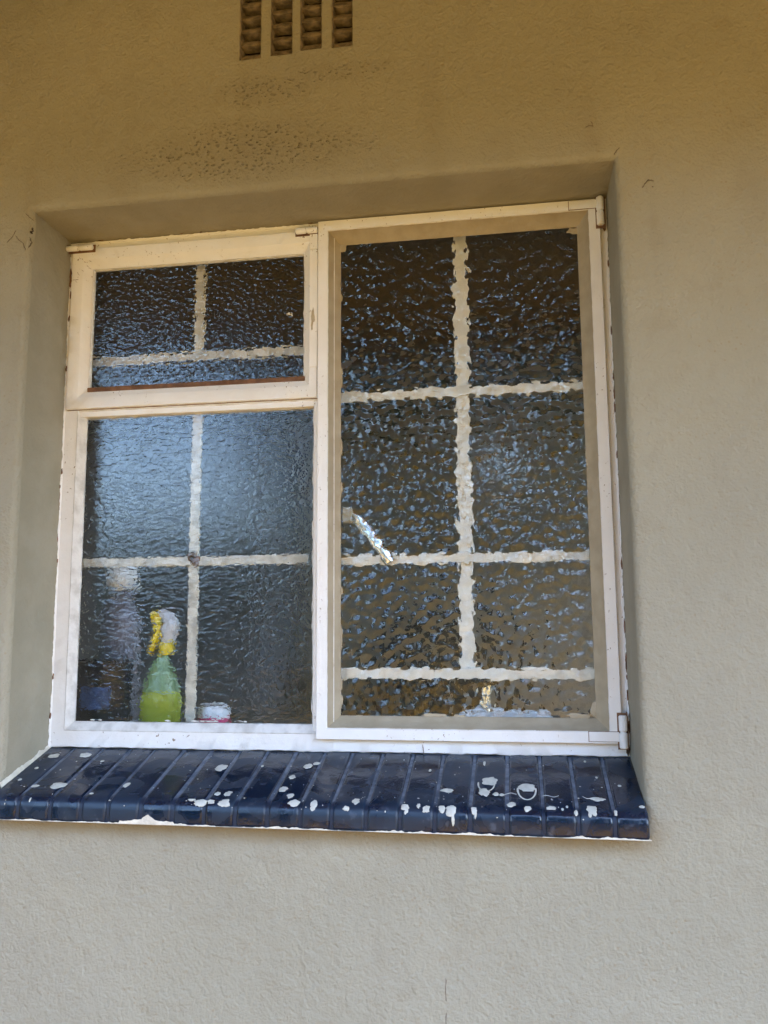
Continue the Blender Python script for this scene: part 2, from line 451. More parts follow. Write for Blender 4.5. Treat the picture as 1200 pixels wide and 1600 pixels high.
# unseen porch ceiling and fascia, shaped to shade the upper wall; house mass
cb = MB(); x = -9.0
while x < 10:
    [(cb.box(x, x + .096, ya, yb, CEIL, CEIL + .02), cb.box(x + .096, x + .1, ya, yb, CEIL + .006, CEIL + .02)) for ya, yb in ((-1.42, -D), (-D, .12))]; x += .1
cb.v = [(x_, y_, z_ - (.165 * max(0, -D - y_) if y_ < -D else 0)) for x_, y_, z_ in cb.v]
cb.build('porch_ceiling', M['pine'], house)
b = MB(); b.box(-9, 10, -D - .06, -.11, CEIL - .055, CEIL + .001); b.build('shade_beam', M['roomdark'], house, bevel=.004)  # unseen beam added to shade the top of the wall
rf = MB(); rf.box(-9, 10, -1.45, -1.421, 1.18, 1.33); rf.build('fascia', M['roomdark'], house, bevel=.004)
rf = MB(); rf.add([(-9.3, .12, CEIL + .05), (2.8, .12, CEIL + .05), (2.8, 1.6, CEIL + .85), (-9.3, 1.6, CEIL + .85),
                   (-9.3, 4.0, CEIL + .05), (2.8, 4.0, CEIL + .05)],
                  [(0, 1, 2, 3), (3, 2, 5, 4), (0, 3, 4), (1, 5, 2), (0, 4, 5, 1)]); q0 = len(rf.v); rf.box(-9.3, 10.3, -1.52, .115, CEIL + .035, CEIL + .09)
rf.v[q0:] = [(x_, y_, z_ - .165 * (.115 - y_)) if y_ < 0 else (x_, y_, z_) for x_, y_, z_ in rf.v[q0:]]; rf.build('roof', M['brick'], house)
# room behind the window
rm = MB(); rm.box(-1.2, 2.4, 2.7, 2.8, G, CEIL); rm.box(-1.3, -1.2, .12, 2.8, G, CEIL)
rm.box(2.4, 2.5, .12, .9, G, CEIL); rm.box(2.4, 2.5, 1.9, 2.8, G, CEIL); rm.box(2.4, 2.5, .9, 1.9, G, -.15); rm.box(2.4, 2.5, .9, 1.9, 1.1, CEIL)  # opening added in the right wall to let daylight into the room
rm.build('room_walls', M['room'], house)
rm = MB(); rm.box(-1.3, 2.5, .12, 2.8, CEIL - .1, CEIL - .02, 0); rm.build('room_ceiling', M['darkceiling'], house)
rm = MB(); rm.box(-1.2, 2.4, .12, 2.7, G - .02, G + .004); rm.build('room_floor', M['roomdark'], kind='structure', base=(0, 0, G))
cu = MB(); cu.box(-1.18, -.25, 2.05, 2.69, G + .01, 1.1)
for k in range(3): cu.box(-1.15 + .3 * k, -.88 + .3 * k, 2.03, 2.05, G + .1, 1.05)
tag(cu.build('kitchen_cupboard', M['slate'], base=(-.7, 2.4, G), bevel=.004), 'slate grey kitchen cupboard far back in the dim room', 'cupboard')
cu = MB(); cu.box(.25, .72, 2.2, 2.69, G + .01, .10); cu.box(.27, .70, 2.62, 2.69, .10, .22); cu.box(.30, .67, 2.18, 2.2, -.6, -.1); cu.tube([(.30, 2.17, -.06), (.67, 2.17, -.06)], .012, 10)
tag(cu.build('stove', M['tin'], base=(.48, 2.4, G), bevel=.006), 'dark stove against the tan back wall of the room', 'stove')

# ------------------------------------------------------------------ the steel window
win = empty('steel_window', 'white painted steel window with brown puttied casement and rippled glass', 'window', (W / 2, 0, 0))
# fixed frame
fr = MB()
fr.ring(.0, W, 0, H, [(.0005, .03, 0), (.0005, .002, .0016), (.002, 0, .0014), (.0295, 0, 0), (.030, .004, 0), (.030, .028, 0), (.0005, .03, 0)], seed=1)
frame = fr.build('fixed_frame', M['frame'], win, smooth=True)
b = MB(); b.box(.4905, .528, .0012, .028, .025, .935); b.build('mullion', M['frame'], win, bevel=.0012)
b = MB(); b.box(.026, .4905, .0004, .028, .609, .633); b.build('transom', M['frame'], win, bevel=.0012)
# caulk / paint beads that the painter dragged on to the plaster, uneven
def bead(pts, wd, out, mat, parent, seed, y0=-.0022, name='paint_bead'):
    b = MB(); vs = []; fs = []; n = 0; L = []
    for i in range(len(pts) - 1):
        p, q = Vector(pts[i]), Vector(pts[i + 1]); k = max(2, int((q - p).length / .003))
        for t in range(k): L.append(p + (q - p) * t / k)
    L.append(Vector(pts[-1])); n = len(L)
    for i, p in enumerate(L):
        w_ = wd * (.45 + .9 * abs(noise.noise(p * 45 + Vector((seed, 0, 0)))) + .5 * noise.noise(p * 160))
        o = Vector(out)
        vs += [p + Vector((0, .004, 0)) - o * .001, p + Vector((0, y0, 0)), p + o * w_ * .6 + Vector((0, y0 - .0012, 0)), p + o * w_ + Vector((0, .002, 0))]
    for i in range(n - 1):
        for k in range(3): fs.append((i * 4 + k, i * 4 + k + 1, i * 4 + k + 5, i * 4 + k + 4))
    b.add(vs, fs); return b.build(name, mat, parent, smooth=True)
bead([(.004, 0, .0), (.004, 0, .93)], .006, (-1, 0, 0), M['frame'], win, 3)
bead([(.0, 0, H - .006), (W, 0, H - .006)], .007, (0, 0, 1), M['frame'], win, 5)
bead([(W - .003, 0, .02), (W - .003, 0, H)], .006, (1, 0, 0), M['frame'], win, 8)
# fixed lower pane
b = MB(); b.ring(.0, .5185, 0, .6385, [(.0296, -.0008, 0), (.0305, -.0012, .0008), (.0425, .0075, .0012), (.044, .0095, .0010), (.044, .013, 0)], seed=4)
b.v = [(min(v[0], .4915), v[1], v[2]) for v in b.v]
fp = empty
b2 = MB(); b2.ring(.0295, .5030, .0295, .6236, [(0, -.0007, .0006), (.0015, -.0014, .0008), (.013, .0060, .0010), (.0155, .0085, .0013), (.0160, .013, 0)], seed=4)
wp = b2.build('putty', M['wputty'], win, smooth=True); 
def pane(x0, x1, z0, z1, y, mat, parent):
    g = MB(); t = .004
    vs = [(x, yy, z) for x in (x0, x1) for yy in (y, y + t) for z in (z0, z1)]
    fs = [(0, 1, 3, 2), (4, 6, 7, 5), (2, 3, 7, 6), (0, 2, 6, 4), (1, 5, 7, 3)]
    g.add(vs, fs, 1); g.add([vs[0], vs[4], vs[5], vs[1]], [(0, 1, 2, 3)], 0)
    o = g.build('glass_pane', [mat, M['glass_plain']], parent)
    bm = bmesh.new(); bm.from_mesh(o.data); bmesh.ops.remove_doubles(bm, verts=bm.verts, dist=1e-5)
    bmesh.ops.recalc_face_normals(bm, faces=bm.faces); bm.to_mesh(o.data); bm.free(); return o
pane(.036, .496, .036, .617, .0095, M['glass_front_f'], win)['label'] = 'lower left fixed pane of finely rippled glass'
# hopper sash
hs = MB()
hs.ring(.0095, .4975, .6235, .9425, [(.0, .012, 0), (0, -.007, .0007), (.0012, -.0082, .0007), (.022, -.0082, .0004), (.0235, -.0072, .0005), (.038, .0008, .0008), (.0415, .0015, .0012), (.042, .010, 0)], seed=12, rs=.66)
hop = hs.build('hopper_sash', M['frame'], win, smooth=True)
pane(.045, .4745, .66, .9065, .0055, M['glass_front_h'], hop)
b = MB(); b.ring(.0495, .4715, .6640, .9020, [(-.0002, .0006, 0), (.0002, -.0004, .0006), (.0015, .0030, .001), (.002, .0056, 0)], seed=6)
b.build('putty', M['wputty'], hop, smooth=True)
b = MB(); b.ring(.0085, .4985, .6222, .9438, [(0, -.0014, .0003), (.0014, -.0018, 0)], seed=3); b.build('seam_line', M['brown'], hop)  # dark strip drawn for the shaded gap round the hopper
b = MB(); b.box(.049, .4735, -.0035, .0052, .6570, .6655); b.build('rusty_lip', M['brown'], hop, bevel=.001)
def knuckle(p0, p1, r, parent, split=.5):
    b = MB(); p0, p1 = Vector(p0), Vector(p1); d = p1 - p0
    for a_, c_ in ((0, split - .02), (split + .02, 1)):
        q0, q1 = p0 + d * a_, p0 + d * c_; e_ = (q1 - q0) * .06
        b.tube([q0, q0 + e_, q1 - e_, q1], [r * .8, r, r, r * .8], 16)
    b.tube([p0 + d * .1, p1 - d * .1], r * .7, 10)
    return b.build('hinge', M['frame'], parent, smooth=True)
for x0, x1, zc in ((.0005, .0570, .9415), (.4560, .4996, .9395)):
    b = MB(); b.box(x0, x1, -.0098, -.0085, zc - .0076, zc + .0072); b.build('hinge_outline', M['brown'], hop)  # dark plate outlining the hopper hinge
knuckle((.001, -.0150, .9415), (.054, -.0150, .9415), .0056, hop, .48)
knuckle((.4585, -.0150, .9395), (.4990, -.0150, .9395), .0058, hop, .5)
b = MB(); b.box(.4835, .4985, -.0105, -.0070, .905, .934); b.box(.4835, .4985, -.0100, -.0070, .68, .9035); b.build('hinge_plate', M['frame'], hop, bevel=.0006)
# casement sash, its flange lapping over the frame
cs = MB()
cs.ring(.4997, 1.0065, .0225, .9565, [(.0, .004, 0), (0, -.0115, .0003), (.0008, -.0130, .0003), (.0185, -.0130, .0006), (.0195, -.0105, .0008), (.0200, .012, 0)], seed=20)
cas = cs.build('casement_sash', M['frame'], win, smooth=True)
b = MB(); b.ring(.5190, .9872, .0417, .9372, [(.0, -.0108, .0006), (.0012, -.0104, .0006), (.0022, -.0070, .0003), (.0140, .0095, .0005), (.0170, .0125, .0022), (.0185, .0150, 0)], seed=21)
b.build('putty', M['putty'], cas, smooth=True)
pane(.530, .976, .0535, .926, .0145, M['glass_front_c'], cas)
b = MB(); b.ring(.4985, 1.0078, .0212, .9578, [(0, -.0016, .0003), (.0016, -.0020, 0)], seed=2); b.build('seam_line', M['brown'], cas)  # dark strip drawn for the shaded gap round the casement
for z0, z1 in ((.900, .9575), (.014, .072)):
    b = MB(); b.box(.9990, 1.0158, -.0134, -.0125, z0, z1); b.build('hinge_outline', M['brown'], cas)  # dark plate outlining the hinge knuckle
for z0, z1 in ((.9378, .9542), (.0255, .0422)):
    b = MB(); b.box(.9530, 1.0, -.0138, -.0125, z0, z1); b.build('hinge_outline', M['brown'], cas)  # dark rim around the hinge plate
h1 = knuckle((1.0068, -.0175, .905), (1.0068, -.0175, .956), .0066, cas)
h2 = knuckle((1.0075, -.0175, .016), (1.0075, -.0175, .068), .0066, cas)
for z0, z1, hh in ((.9385, .9535, h1), (.0262, .0415, h2)):
    b = MB(); b.box(.954, 1.0012, -.0152, -.0126, z0, z1); b.build('hinge_plate', M['frame'], cas, bevel=.0006)
    for cx in (.965, .988):
        b = MB(); b.tube([(cx, -.0150, (z0 + z1) / 2), (cx, -.0162, (z0 + z1) / 2)], .0036, 14); b.build('screw', M['frame'], hh, smooth=True)
# dark strips beside both hinges and a brown mark on the lower joint
crack([(.682, .0005), (.6825, .006), (.6818, .014)], .0006, y=-.0012, parent=win, mat='brown')
crack([(1.0155, .002), (1.0160, .03), (1.0155, .072)], .0060, mat='dark', y=-.0012, parent=win)
crack([(1.0150, .900), (1.0155, .93), (1.0145, .955)], .0050, y=-.0012, parent=win, mat='brown')
# scratches on the hopper corner
for x_, z_ in ((.024, .925), (.034, .917), (.040, .908), (.030, .900), (.022, .893), (.045, .918), (.018, .878)):
    crack([(x_, z_), (x_ + .004, z_ - .0035)], .0004, y=-.0084, parent=hop, mat='brown')
crack([(.013, .8800), (.024, .8805)], .0004, y=-.0084, parent=hop, mat='brown')
for x_, z_ in ((.0045, .80), (.0035, .70), (.004, .5), (.003, .33), (.005, .12), (.0035, .05)):
    crack([(x_, z_), (x_ + .001, z_ + .011)], .0013, y=-.0036, parent=win, mat='brown')
crack([(.004, .868), (.005, .885), (.0045, .905)], .0022, y=-.004, parent=win, mat='brown')
crack([(.006, .845), (.0065, .86)], .0016, y=-.004, parent=win, mat='brown')
# casement handle, seen through the glass
b = MB(); b.box(.5385, .5560, .020, .030, .398, .425); hd = b.build('casement_handle', M['putty'], cas, bevel=.002)
b = MB(); b.tube([(.549, .034, .417), (.566, .036, .404), (.580, .037, .386), (.600, .036, .360), (.617, .034, .336), (.624, .033, .326)], [.0065, .008, .011, .0115, .010, .007], 14, flat=.6)
b.build('lever', M['chrome'], hd, smooth=True)

# smears, flakes and worn spots left on the glass and the steel
def blobs(lst, y, mat, name, parent, th=.0006):
    b = MB()
    for (x, z, rx, rz) in lst:
        n = 18; vs = []
        for yy, q in ((y, 1.), (y - th, .86)):
            for k in range(n):
                t = 2 * math.pi * k / n
                w_ = 1 + .45 * noise.noise(Vector((math.cos(t) * 1.4 + x * 50, math.sin(t) * 1.4, z * 50))) + .3 * noise.noise(Vector((math.cos(t) * 4 + x * 90, math.sin(t) * 4, z * 90)))
                vs.append((x + rx * w_ * q * math.cos(t), yy, z + rz * w_ * q * math.sin(t)))
        b.add(vs, [tuple(range(n, 2 * n))] + [(k, (k + 1) % n, n + (k + 1) % n, n + k) for k in range(n)])
    return b.build(name, M[mat], parent, smooth=True)
rb = random.Random(9)
L = [(.70, .0615, .020, .004), (.742, .0600, .012, .0035), (.94, .063, .020, .005), (.966, .075, .006, .014), (.541, .915, .008, .010), (.962, .912, .010, .006)]
L += [(.5385, rb.uniform(.08, .9), .0022, rb.uniform(.006, .02)) for k in range(9)] + [(.9702, rb.uniform(.08, .9), .0022, rb.uniform(.006, .02)) for k in range(9)]
L += [(rb.uniform(.56, .95), .0585, rb.uniform(.006, .02), .0018) for k in range(6)] + [(rb.uniform(.56, .95), .9205, rb.uniform(.006, .02), .0018) for k in range(6)]
blobs(L, .01449, 'putty', 'putty_smear', cas)
blobs([(rb.uniform(.05, .48), rb.choice([.048, .6075]), rb.uniform(.003, .010), .0013) for k in range(16)] + [(rb.choice([.0455, .4868]), rb.uniform(.06, .6), .0012, rb.uniform(.003, .010)) for k in range(16)], .00949, 'wputty', 'putty_smear', win)
blobs([(.4405, .789, .0045, .0026), (.446, .787, .002, .0035)], .00549, 'edge', 'paint_flake', hop)
blobs([(.4900, .775, .0032, .016), (.4885, .758, .0018, .010)], -.0101, 'putty', 'peeled_spot', hop, .0005)
blobs([(rb.uniform(.002, 1.018), H - .0015, rb.uniform(.002, .006), .0012) for k in range(14)] + [(.0020, rb.uniform(.03, .93), .0012, rb.uniform(.003, .009)) for k in range(16)] + [(1.0185, rb.uniform(.03, .93), .0012, rb.uniform(.003, .012)) for k in range(16)], -.0034, 'brown', 'chipped_paint', win, .0004)

# ------------------------------------------------------------------ burglar bars behind the glass
def bars(name, label, lst, base, mat, blobs=()):
    root = empty(name, label, 'burglar bars', base)
    for (x0, x1, z0, z1, y) in lst:
        b = MB(); L = max(x1 - x0, z1 - z0); n = int(L / .02); vert = (z1 - z0) > (x1 - x0)
        vs = []; fs = []
        for i in range(n + 1):
            t = i / n; k = .0006 * noise.noise(Vector((t * 40, x0 * 9, z0 * 9)))
            for (a_, c_) in ((0, 0), (1, 0), (1, 1), (0, 1)):
                if vert: vs.append((x0 + (x1 - x0) * a_ + k, y + .005 * c_, z0 + L * t))
                else: vs.append((x0 + L * t, y + .005 * c_, z0 + (z1 - z0) * a_ + k))
        for i in range(n):
            for q in range(4): fs.append((i * 4 + q, i * 4 + (q + 1) % 4, i * 4 + 4 + (q + 1) % 4, i * 4 + 4 + q))
        fs.append((0, 1, 2, 3)); fs.append(tuple(n * 4 + q for q in range(4)))
        b.add(vs, fs); b.build('bar', M[mat], root, bevel=.0008)
    return root
bars('burglar_bars', 'off-white flat steel burglar bars behind the wide brown-puttied casement glass',
     [(.7445, .7690, .137, .945, .052), (.525, .985, .6265, .6450, .0455), (.525, .985, .3225, .3405, .0455), (.520, .990, .1200, .1385, .0455)], (.755, .05, 0), 'bar')
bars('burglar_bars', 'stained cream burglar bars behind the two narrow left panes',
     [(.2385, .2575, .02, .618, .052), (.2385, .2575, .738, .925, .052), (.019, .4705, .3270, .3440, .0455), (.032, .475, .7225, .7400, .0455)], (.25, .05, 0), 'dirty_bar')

# ------------------------------------------------------------------ tiled sill
PROF = [(.006, .0008), (-.05, -.0165), (-.10, -.032), (-.150, -.047), (-.156, -.0489), (-.161, -.0515), (-.1655, -.0555), (-.1685, -.0605), (-.1698, -.068), (-.1700, -.0872)]
sill = empty('window_sill', 'glossy navy blue tiled window sill spattered with dried cream paint', 'window sill', (W / 2, -.09, -.09))
cuts = [-.004, .0512, .1064, .1588, .204, .2576, .3098, .3618, .411, .4617, .5137, .5611, .6140, .6648, .7165, .7680, .8220, .8740, .9224, .9735, 1.0225]
def prof_piece(x0, x1, off, nx=3):
    b = MB(); pr = []
    for i, (y, z) in enumerate(PROF):
        a_, c_ = PROF[max(0, i - 1)], PROF[min(len(PROF) - 1, i + 1)]
        d = Vector((c_[0] - a_[0], c_[1] - a_[1])).normalized(); nrm = Vector((d.y, -d.x))
        pr.append((y - nrm.x * off * -1 if False else y + (-nrm.x) * off * -1, z + (-nrm.y) * off * -1))
    return pr
def offset_prof(off):
    pr = []
    for i, (y, z) in enumerate(PROF):
        a_, c_ = PROF[max(0, i - 1)], PROF[min(len(PROF) - 1, i + 1)]
        d = Vector((c_[0] - a_[0], c_[1] - a_[1])).normalized(); nrm = Vector((d.y, -d.x))   # outward (up / front)
        pr.append((y + nrm.x * off, z + nrm.y * off))
    return pr
def tile(x0, x1, off, mat, name, parent, bev):
    b = MB(); pr = offset_prof(off) + [(-.13, -.0872 - off * .2), (.006, -.05)]; n = len(pr)
    vs = [(x0, y, z) for y, z in pr] + [(x1, y, z) for y, z in pr]
    fs = [(i, (i + 1) % n, n + (i + 1) % n, n + i) for i in range(n)] + [tuple(range(n)), tuple(range(n, 2 * n))]
    b.add(vs, fs)
    o = b.build(name, mat, parent, smooth=True)
    bv = o.modifiers.new('bevel', 'BEVEL'); bv.width = bev; bv.segments = 3; bv.limit_method = 'ANGLE'; bv.angle_limit = math.radians(50)
    return o
rnd = random.Random(3)
for i in range(len(cuts) - 1):
    tile(cuts[i] + .0022, cuts[i + 1] - .0022, rnd.uniform(-.0012, .0012), M['tile'], 'tile', sill, .0040)
tile(cuts[0] + .004, cuts[-1] - .004, -.0024, M['joint'], 'joint_mortar', sill, .0005)
# dried paint splashes (x, distance down the profile, half sizes)
SP = [(0.0307,0.0337,0.0106,0.0083),(0.0875,0.029,0.0106,0.0086),(0.099,0.1364,0.0143,0.0103),(0.0597,0.1405,0.0068,0.0042),(0.0201,0.1208,0.0032,0.0033),(0.0251,0.0793,0.0036,0.0037),(0.0717,0.1773,0.0014,0.0042),(0.1685,0.1602,0.0033,0.0026),(0.2131,0.1291,0.0053,0.0075),(0.3494,0.0653,0.0099,0.0112),(0.3743,0.1504,0.0051,0.006),(0.3907,0.1493,0.006,0.0078),(0.3555,0.1742,0.0103,0.0064),(0.3713,0.1716,0.006,0.0044),(0.3922,0.1732,0.0101,0.0068),(0.3394,0.169,0.0063,0.0024),(0.4953,0.0524,0.0075,0.0088),(0.5082,0.0425,0.0055,0.0057),(0.4792,0.0907,0.0052,0.0065),(0.4752,0.1307,0.0066,0.0083),(0.4918,0.1504,0.006,0.007),(0.5017,0.1695,0.009,0.0075),(0.533,0.1721,0.005,0.0106),(0.5839,0.1768,0.0049,0.0042),(0.5962,0.1618,0.0058,0.008),(0.6722,0.1711,0.0057,0.0057),(0.6744,0.1753,0.0029,0.0081),(0.692,0.1685,0.0028,0.0052),(0.7038,0.1742,0.0057,0.0073),(0.7314,0.1218,0.0097,0.006),(0.7264,0.1727,0.0048,0.0068),(0.7406,0.1742,0.0085,0.0096),(0.7436,0.1887,0.0023,0.0088),(0.7743,0.1742,0.0047,0.0059),(0.7762,0.1784,0.0019,0.0075),(0.7939,0.0949,0.0127,0.0205),(0.7869,0.125,0.0087,0.0119),(0.8053,0.1301,0.0047,0.0057),(0.8139,0.1317,0.0038,0.0039),(0.8281,0.1592,0.0065,0.0067),(0.8512,0.1141,0.0134,0.0179),(0.851,0.1685,0.0051,0.0057),(0.8858,0.1659,0.0073,0.0041),(0.9011,0.168,0.0019,0.0026),(0.9079,0.1618,0.0018,0.0031),(0.9197,0.1737,0.0027,0.0049),(0.9536,0.1379,0.0102,0.0057),(0.9427,0.1664,0.0081,0.0096),(0.9392,0.1763,0.0026,0.0039),(0.9456,0.0176,0.002,0.0034),(0.9585,0.0705,0.0019,0.0031),(0.9751,0.1721,0.0027,0.0052),(1.0135,0.1566,0.0044,0.0036),(0.9899,0.0954,0.0029,0.0029),(0.6989,0.0591,0.0021,0.0044),(0.7851,0.0311,0.0021,0.0078),(0.4183,0.0555,0.0022,0.0033),(0.1303,0.0493,0.0033,0.0034)]
for k in range(120):
    SP.append((rnd.uniform(.0, 1.0), rnd.choice([rnd.uniform(.02, .17), rnd.uniform(.13, .185)]), rnd.uniform(.0004, .0007 + .0012 * rnd.random() ** 3), rnd.uniform(.0005, .0008 + .0016 * rnd.random() ** 3)))
PO = offset_prof(.0011); SL = [0]
for i in range(len(PO) - 1): SL.append(SL[-1] + math.hypot(PO[i + 1][0] - PO[i][0], PO[i + 1][1] - PO[i][1]))
def on_prof(s_, lift):
    s_ += .006; s_ = max(0, min(s_, SL[-1] - 1e-5))
    for i in range(len(PO) - 1):
        if s_ <= SL[i + 1]:
            t = (s_ - SL[i]) / (SL[i + 1] - SL[i]); y = PO[i][0] + (PO[i + 1][0] - PO[i][0]) * t; z = PO[i][1] + (PO[i + 1][1] - PO[i][1]) * t
            d = Vector((PO[i + 1][0] - PO[i][0], PO[i + 1][1] - PO[i][1])).normalized()
            return y + d.y * lift, z - d.x * lift
splat = MB()
def splash(x, s_, rx, rs, hole=False):
    n = 22; big = max(rx, rs) > .004
    rings = ((1.0, -.0002), (.93, .0002), (.5, .00045), (0, .0005)); vs = []; fs = []
    for r_, lift in rings:
        for k in range(n):
            t = 2 * math.pi * k / n
            w_ = 1 + (.28 * noise.noise(Vector((math.cos(t) * 1.6 + x * 90, math.sin(t) * 1.6, s_ * 90))) + .16 * noise.noise(Vector((math.cos(t) * 5 + x * 70, math.sin(t) * 5, 3)))) * (1.3 if big else .4)
            ss_ = s_ + rs * r_ * w_ * math.sin(t)
            yy, zz = on_prof(ss_, lift); vs.append((x + rx * r_ * w_ * math.cos(t), yy, zz))
    for j in range(3):
        for k in range(n): fs.append((j * n + k, j * n + (k + 1) % n, (j + 1) * n + (k + 1) % n, (j + 1) * n + k))
    splat.add(vs, fs)
def loop_splash(x, s_, rx, rs, w_):
    n = 30; vs = []; fs = []
    for k in range(n + 1):
        t = math.pi * (.95 + 1.1 * k / n)
        ww = w_ * (.7 + .6 * abs(noise.noise(Vector((k * .3, x, 1)))))
        for q, lift in ((-1, -.0001), (0, .0005), (1, -.0001)):
            yy, zz = on_prof(s_ - (rs + q * ww) * math.sin(t), lift); vs.append((x + (rx + q * ww) * math.cos(t), yy, zz))
    for k in range(n):
        for q in range(2): fs.append((k * 3 + q, k * 3 + q + 1, k * 3 + q + 4, k * 3 + q + 3))
    splat.add(vs, fs)
for sp in SP:
    if sp[0] == .8512: splash(.8512, .1075, .0125, .012)
    elif sp[0] == .7939: splash(.7945, .0900, .0118, .0130)
    else: splash(*sp)
loop_splash(.8512, .114, .0135, .030, .0018); loop_splash(.7900, .098, .0125, .024, .0016)
def streak(p, q, wd):
    n = 14; vs = []; fs = []
    for k in range(n + 1):
        t = k / n; x = p[0] + (q[0] - p[0]) * t; s_ = p[1] + (q[1] - p[1]) * t + .003 * math.sin(t * 5 + x * 40)
        ww = wd * (.4 + abs(noise.noise(Vector((k * .5, x * 10, 2)))))
        for qq, lift in ((-1, -.0001), (0, .0004), (1, -.0001)):
            yy, zz = on_prof(s_ + qq * ww, lift); vs.append((x, yy, zz))
    for k in range(n):
        for qq in range(2): fs.append((k * 3 + qq, k * 3 + qq + 1, k * 3 + qq + 4, k * 3 + qq + 3))
    splat.add(vs, fs)
streak((.812, .131), (.836, .127), .0010); streak((.874, .134), (.898, .130), .0008); streak((.932, .131), (.950, .138), .0012)
splat.build('paint_splatter', M['splash'], sill, smooth=True)
# ragged cream edge under the nosing, with one thick lump
b = MB(); n = 380; vs = []; fs = []
for k in range(n + 1):
    x = -.006 + 1.028 * k / n
    up_ = .0022 + .0022 * noise.noise(Vector((x * 45, 0, 0))) + .0018 * noise.noise(Vector((x * 170, 4, 0)))
    if .225 < x < .315: up_ += .0035 * (1 - abs(x - .27) / .045 * .7) + .002
    if .262 < x < .285: up_ += .0085 * (1 - abs(x - .272) / .013) if abs(x - .272) < .013 else 0
    up_ = max(up_ - .0022 * max(0, noise.noise(Vector((x * 11, 2, 2))) * 2 + .3), .0002); dn = .0004 + .0010 * noise.noise(Vector((x * 30, 7, 0)))
    vs += [(x, -.1712 + min(0, .0004), -.0872 + up_), (x, -.1718, -.0872), (x, -.1700, -.0872 - dn), (x, -.130, -.0880)]
for k in range(n):
    for q in range(3): fs.append((k * 4 + q, k * 4 + q + 1, k * 4 + q + 5, k * 4 + q + 4))
b.add(vs, fs); b.build('plaster_edge', M['edge'], sill, smooth=True)
# ragged paint edge where the tiles meet the left reveal
b = MB(); n = 60; vs = []; fs = []
for k in range(n + 1):
    s_ = .155 * k / n; yy, zz = on_prof(s_ - .006, 0); up_ = .004 + .003 * noise.noise(Vector((s_ * 120, 3, 0)))
    vs += [(.0012, yy, zz + up_ + .003), (.0048 + .0015 * noise.noise(Vector((s_ * 150, 3, 5))), yy, zz + .0002), (.0035, yy, zz - .003)]
for k in range(n):
    for q in range(2): fs.append((k * 3 + q, k * 3 + q + 1, k * 3 + q + 4, k * 3 + q + 3))
b.add(vs, fs); b.build('plaster_edge', M['edge'], sill, smooth=True)

# ------------------------------------------------------------------ inner sill and the things standing on it
b = MB(); b.box(-.02, W + .02, .058, .30, .006, .030); ins = b.build('inner_sill', M['counter'], bevel=.002, base=(W / 2, .18, .006))
tag(ins, 'dark tiled inner sill behind the glass, carrying the bottles', 'inner sill')
bl = bpy.data.objects['burglar_bars.001']; bl['_b'] = (.25, .05, 0)
blobs([(.250, .3385, .011, .008), (.246, .345, .006, .007), (.256, .330, .006, .004)], .0454, 'brown', 'rust_stain', bl, .0003)
T = .0302
sb = empty('spray_bottle', 'green spray cleaner bottle with yellow trigger behind the lower left pane', 'spray bottle', (.172, .095, T))
b = MB(); b.lathe(.172, .095, [(.038, T), (.0415, T + .004), (.0415, T + .045), (.038, T + .062)], sx=1, sy=.6); b.build('filled_bottle', M['green'], sb, smooth=True)
b = MB(); b.lathe(.172, .095, [(.0375, T + .0622), (.031, T + .085), (.022, T + .108), (.014, T + .122), (.012, T + .132)], sx=1, sy=.6); b.build('upper_bottle', M['greenclear'], sb, smooth=True)
b = MB(); b.lathe(.181, .095, [(.0145, T + .132), (.015, T + .134), (.015, T + .152), (.0135, T + .154)]); b.build('collar', M['trigger'], sb, smooth=True)
b = MB(); b.tube([(.182, .095, T + .154), (.184, .095, T + .165), (.186, .095, T + .180), (.188, .095, T + .196), (.180, .095, T + .207), (.165, .095, T + .210)], [.012, .015, .018, .016, .012, .009], 14, flat=.7); b.build('pump_head', M['nozzle'], sb, smooth=True)
b = MB(); b.tube([(.152, .095, T + .206), (.158, .095, T + .200), (.162, .095, T + .185), (.159, .095, T + .165), (.153, .095, T + .148), (.148, .095, T + .136)], [.008, .0085, .0075, .0075, .007, .005], 12); b.tube([(.150, .095, T + .207), (.165, .095, T + .209)], .0085, 12); b.build('trigger', M['trigger'], sb, smooth=True)
tn = empty('tin', 'dark tin with a blue label in the lower left corner of the window', 'tin', (.052, .10, T))
b = MB(); b.lathe(.052, .10, [(.056, T), (.057, T + .003), (.057, T + .108), (.058, T + .110), (.058, T + .120), (.055, T + .121)], sy=.55); b.build('tin_body', M['tin'], tn, smooth=True)
b = MB(); vs = []; fs = []
for k in range(11):
    t = math.radians(-125 + 6.4 * k); 
    for z in (T + .030, T + .072): vs.append((.052 + .0576 * math.cos(t), .10 + .0576 * .55 * math.sin(t), z))
for k in range(10): fs.append((2 * k, 2 * k + 1, 2 * k + 3, 2 * k + 2))
b.add(vs, fs); b.build('paper_label', M['tinlabel'], tn, smooth=True)
lb = empty('bottle', 'tall pale lavender bottle with a white cap behind the dark tin', 'bottle', (.040, .185, T))
b = MB(); b.lathe(.040, .185, [(.040, T), (.042, T + .01), (.042, T + .19), (.034, T + .225), (.020, T + .25), (.017, T + .262)], sy=.7); b.build('bottle_body', M['lavender'], lb, smooth=True)
b = MB(); b.lathe(.040, .185, [(.030, T + .262), (.032, T + .265), (.031, T + .303), (.029, T + .306)]); b.build('cap', M['white'], lb, smooth=True)
tb = empty('tub', 'small white tub with a pink base right of the spray bottle', 'tub', (.278, .095, T))
b = MB(); b.lathe(.278, .095, [(.028, T), (.030, T + .002), (.030, T + .016)], sy=.8); b.build('tub_base', M['pink'], tb, smooth=True)
